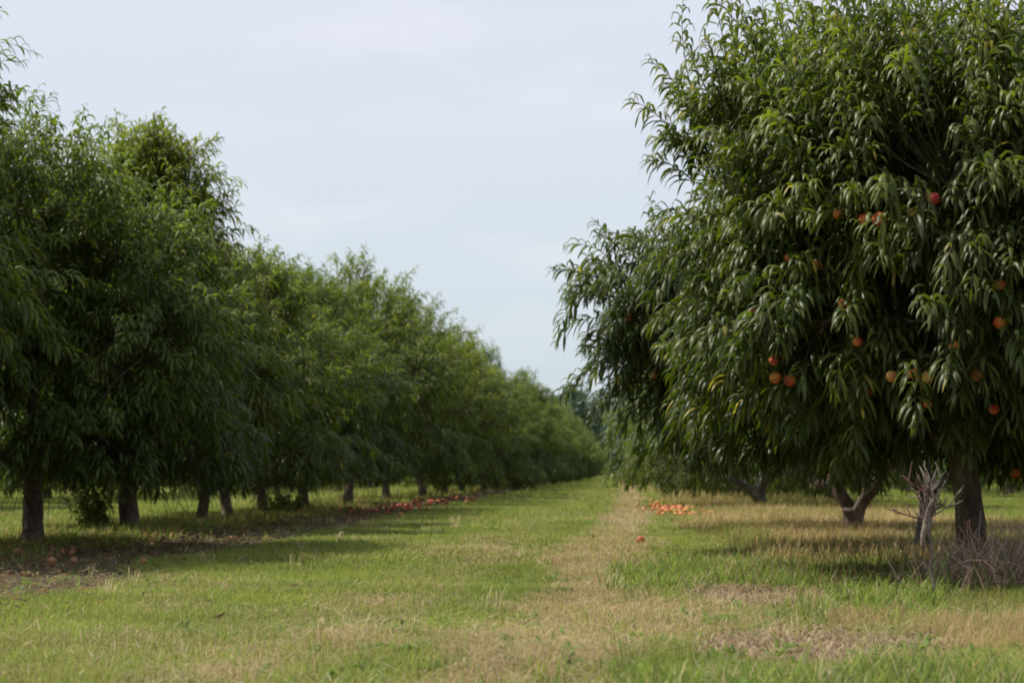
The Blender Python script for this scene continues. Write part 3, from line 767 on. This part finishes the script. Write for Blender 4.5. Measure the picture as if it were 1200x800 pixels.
# ------------------------------------------------------------------ woods at the far end
rg = np.random.default_rng(77); g = Geo()
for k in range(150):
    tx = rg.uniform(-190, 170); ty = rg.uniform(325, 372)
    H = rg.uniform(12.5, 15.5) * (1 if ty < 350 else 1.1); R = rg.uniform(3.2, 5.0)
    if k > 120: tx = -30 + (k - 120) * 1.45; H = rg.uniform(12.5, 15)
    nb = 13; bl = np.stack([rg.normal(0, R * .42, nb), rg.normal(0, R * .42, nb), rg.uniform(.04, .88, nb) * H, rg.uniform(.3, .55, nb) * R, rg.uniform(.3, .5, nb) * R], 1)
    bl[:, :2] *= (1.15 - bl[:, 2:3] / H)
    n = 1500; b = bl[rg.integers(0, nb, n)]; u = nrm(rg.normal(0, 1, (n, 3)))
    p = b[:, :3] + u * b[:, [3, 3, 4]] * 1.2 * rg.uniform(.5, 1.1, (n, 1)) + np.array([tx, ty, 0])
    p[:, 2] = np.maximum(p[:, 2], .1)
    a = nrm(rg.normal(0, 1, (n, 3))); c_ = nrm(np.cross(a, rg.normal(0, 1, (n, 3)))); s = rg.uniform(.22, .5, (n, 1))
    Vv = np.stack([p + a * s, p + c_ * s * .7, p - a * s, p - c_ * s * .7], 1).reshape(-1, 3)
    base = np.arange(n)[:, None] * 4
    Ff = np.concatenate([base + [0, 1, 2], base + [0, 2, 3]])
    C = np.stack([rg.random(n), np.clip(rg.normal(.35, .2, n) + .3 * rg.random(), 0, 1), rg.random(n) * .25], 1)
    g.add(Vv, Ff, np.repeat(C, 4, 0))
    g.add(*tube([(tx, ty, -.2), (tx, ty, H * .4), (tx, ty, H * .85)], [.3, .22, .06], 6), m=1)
tag(link('distant_woods', g.mesh('distant_woods', [M_wood_far, M_bark])), 'woods tinted a hazy blue green, closing the far end of the alley', 'woods', kind='stuff')

# ------------------------------------------------------------------ dead sapling, brush and fallen fruit
def dead_sapling():
    rg = np.random.default_rng(9)
    e = bpy.data.objects.new('dead_sapling', None); COL.objects.link(e)
    X0, Y0 = 1.52, 10.2; e.location = (X0, Y0, float(gh(X0, Y0)))
    e.scale = (.86, .85, 1.02)
    tag(e, 'bleached dead sapling with a bunch of bare twigs in front of the near trunk', 'dead sapling')
    st = np.array([(0.0, 0, -.03), (.012, 0, .08), (-.004, .01, .16), (.006, 0, .24), (-.012, .01, .31), (-.028, 0, .38), (-.012, 0, .44), (.02, 0, .49)])
    g = Geo(); g.add(*tube(st, [.010, .0085, .0085, .009, .015, .024, .017, .014], 9, .35, rg)); link('stem', g.mesh('stem', [M_deadwood]), e)
    g = Geo(); g.add(*tube([(-.03, .01, .37), (-.045, .0, .32), (-.05, .0, .27), (-.047, 0, .235)], [.020, .016, .012, .006], 8, .4, rg)); link('broken_stub', g.mesh('broken_stub', [M_deadwood]), e)
    for k in range(19):
        a = -1.35 + 2.3 * k / 18 + rg.normal(0, .22); L = rg.uniform(.07, .25)
        p0 = np.array([.005 + .015 * math.sin(a) + rg.normal(0, .008), rg.normal(0, .01), .37 + rg.uniform(0, .12)])
        d = np.array([math.sin(a) * .75, rg.normal(0, .35), math.cos(a) * .9 + .2]); d = d / np.linalg.norm(d)
        P = [p0 + d * L * t + np.array([math.sin(t * (4 + k % 4) + k * 1.7) * .018, math.cos(t * 5 + k) * .012, .03 * t * t * math.sin(k * 2.3)]) for t in np.linspace(0, 1, 6)]
        g = Geo(); g.add(*tube(P, np.linspace(.0050, .0024, 6), 6, .35, rg))
        for q in range(rg.integers(1, 4)):
            s = P[rg.integers(2, 5)]; d2 = nrm(d + rg.normal(0, .5, 3)); l2 = rg.uniform(.04, .10)
            g.add(*tube([s, s + d2 * l2 * .5, s + d2 * l2 + np.array([0, 0, .01])], [.0042, .0036, .0028], 5))
        o = link('twig', g.mesh('twig', [M_redtwig if (k < 5 and k % 2 == 0) or k in (1, 3) else M_deadwood]), e)
    return e
dead_sapling()

def brush(name, cx, cy, rx, ry, n, h, seed, label):
    rg = np.random.default_rng(seed); K = 7
    B = np.stack([cx + rg.normal(0, rx * .5, n), cy + rg.normal(0, ry * .5, n), np.zeros(n)], 1); B[:, 2] = gh(B[:, 0], B[:, 1])
    D = nrm(np.stack([rg.normal(0, .5, n), rg.normal(0, .5, n), rg.uniform(.3, 1, n)], 1)); L = rg.uniform(.4, 1.1, n) * h
    cur = B; pts = [B]; d = D; curl = rg.normal(0, .32, (n, 3))
    for k in range(K - 1):
        d = nrm(d + curl + rg.normal(0, .18, (n, 3)) + np.array([0, 0, -.08])); cur = cur + d * (L / (K - 1))[:, None]; pts.append(cur)
    g = Geo(); V, F = tubes(np.stack(pts, 1), np.linspace(.0034, .0013, K)[None] * np.ones((n, 1)), 3)
    C = np.repeat(np.array([.68, .53, .43]) * rg.uniform(.45, 1.5, (n, 1)) * np.where(rg.random((n, 1)) < .3, np.array([1.2, .9, .85]), 1), K * 3, 0)
    g.add(V, F, C)
    tag(link(name, g.mesh(name, [M_brush])), label, 'brush', kind='stuff')
brush('dry_brush', 2.17, 11.7, .42, .36, 1700, .40, 3, 'tangle of purplish dry stalks around the near trunk')
brush('dead_stalks', 2.85, 11.9, .8, .5, 1200, .30, 4, 'brown dead weed stalks right of the near trunk')

def scatter_peaches(me, pts, label, group, name='fallen_peach', s0=.85, s1=1.1):
    for i, (px, py) in enumerate(pts):
        o = link(name, me, None, (px, py, float(gh(px, py)) + .040)); s = rr.uniform(s0, s1); o.scale = (s, s, s * .95)
        o.rotation_euler = (rr.uniform(0, 6), rr.uniform(0, 6), rr.uniform(0, 6)); tag(o, label, 'peach', group)
def cl(cx, cy, rx, ry, n): return [(cx + rr.normal(0, rx), cy + rr.normal(0, ry)) for _ in range(n)]
scatter_peaches(PMF, cl(.86, 33.0, .17, 1.7, 60) + cl(.66, 37.5, .15, 2.2, 30) + cl(1.05, 29.6, .12, .8, 16), 'fallen orange peach among many dumped beside the worn track', 'fallen orange peaches by the track')
scatter_peaches(PMR, cl(-3.8, 34.0, .38, 2.4, 44) + cl(-3.7, 41.5, .32, 3.0, 28), 'fallen red peach in the shade under the left row', 'fallen red peaches under the left row')
scatter_peaches(PMB, cl(-4.3, 14.4, .5, .9, 20) + cl(-4.7, 16.0, .35, .5, 10), 'fallen brownish peach on bare soil near the leftmost trunk', 'fallen peaches by the leftmost trunk')
scatter_peaches(PMF, [(.17, 18.4)], 'single orange peach lying alone on the dry track edge', None)
#scatter_peaches(PMB, [(1.0, 10.9)], 'single dull peach lying in green grass behind the bare patch', None)
scatter_peaches(PMR, [(1.93, 11.75)], 'dull peach lying in dry brush at the near trunk', None)

# ------------------------------------------------------------------ light, sky, camera
S_DIR = Vector((-.55, .10, .83)).normalized()
elev = math.asin(S_DIR.z); rot = math.atan2(S_DIR.x, S_DIR.y)
w = bpy.data.worlds.new('World'); scene.world = w; w.use_nodes = True
nt = w.node_tree; nt.nodes.clear()
out = nt.nodes.new('ShaderNodeOutputWorld'); bg = nt.nodes.new('ShaderNodeBackground'); nt.links.new(bg.outputs[0], out.inputs[0])
sky = nt.nodes.new('ShaderNodeTexSky'); sky.sky_type = 'NISHITA'; sky.sun_disc = False; sky.sun_elevation = elev; sky.sun_rotation = rot
sky.dust_density = 4.0; sky.air_density = 1.2; sky.ozone_density = 1.5
tc = nt.nodes.new('ShaderNodeTexCoord'); sepx = nt.nodes.new('ShaderNodeSeparateXYZ'); nt.links.new(tc.outputs['Generated'], sepx.inputs[0])
haze = ramp(nt, sepx.outputs[2], [(0.0, (6.9, 8.0, 8.5)), (.10, (7.5, 8.35, 9.2)), (.24, (8.1, 8.5, 9.75)), (.42, (6.8, 7.2, 8.4)), (1.0, (5.0, 5.5, 6.8))])
c = mixc(nt, sky.outputs[0], haze, .86)
mp = nt.nodes.new('ShaderNodeMapping'); mp.inputs['Scale'].default_value = (1.0, 1.0, 3.2); nt.links.new(tc.outputs['Generated'], mp.inputs[0])
nz = nt.nodes.new('ShaderNodeTexNoise'); nz.inputs['Scale'].default_value = 8; nz.inputs['Detail'].default_value = 5; nz.inputs['Roughness'].default_value = .5
nt.links.new(mp.outputs[0], nz.inputs['Vector'])
cf = ramp(nt, nz.outputs['Fac'], [(.50, (0,) * 3), (.80, (.42,) * 3)])
c = mixc(nt, c, (9.5, 9.2, 9.7), cf)
mr = nt.nodes.new('ShaderNodeMapRange'); mr.inputs['From Min'].default_value = -.6; mr.inputs['From Max'].default_value = .6; mr.inputs['To Min'].default_value = .85; mr.inputs['To Max'].default_value = 1.0  # dimming added to the sky behind the camera to weaken fill light
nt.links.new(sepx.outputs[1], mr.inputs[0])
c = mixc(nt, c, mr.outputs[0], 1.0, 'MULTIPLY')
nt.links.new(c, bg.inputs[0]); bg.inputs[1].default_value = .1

sl = bpy.data.lights.new('sun', 'SUN'); sl.energy = 5.0; sl.angle = math.radians(.8); sl.color = (1.0, .955, .87)
so = bpy.data.objects.new('sun', sl); COL.objects.link(so); so.rotation_euler = S_DIR.to_track_quat('Z', 'Y').to_euler(); so.location = (0, 0, 30)

cam = bpy.data.cameras.new('camera'); co = bpy.data.objects.new('camera', cam); COL.objects.link(co); scene.camera = co
cam.sensor_width = 22.2; cam.lens = 44.4; cam.clip_end = 4000; cam.clip_start = .05
co.location = (0, 0, .67 + float(gh(0, 0)))
co.rotation_euler = (math.radians(90 + 3.58), 0, math.radians(3.05))
cam.dof.use_dof = True; cam.dof.focus_distance = 10.6; cam.dof.aperture_fstop = 3.1; cam.dof.aperture_blades = 0

scene.view_settings.view_transform = 'Standard'; scene.view_settings.look = 'None'; scene.view_settings.exposure = 0; scene.view_settings.gamma = 1
scene.cycles.use_denoising = True
scene.cycles.filter_width = 1.9
scene.cycles.max_bounces = 8; scene.cycles.diffuse_bounces = 3; scene.cycles.glossy_bounces = 2; scene.cycles.transmission_bounces = 4
scene.cycles.sample_clamp_indirect = 6
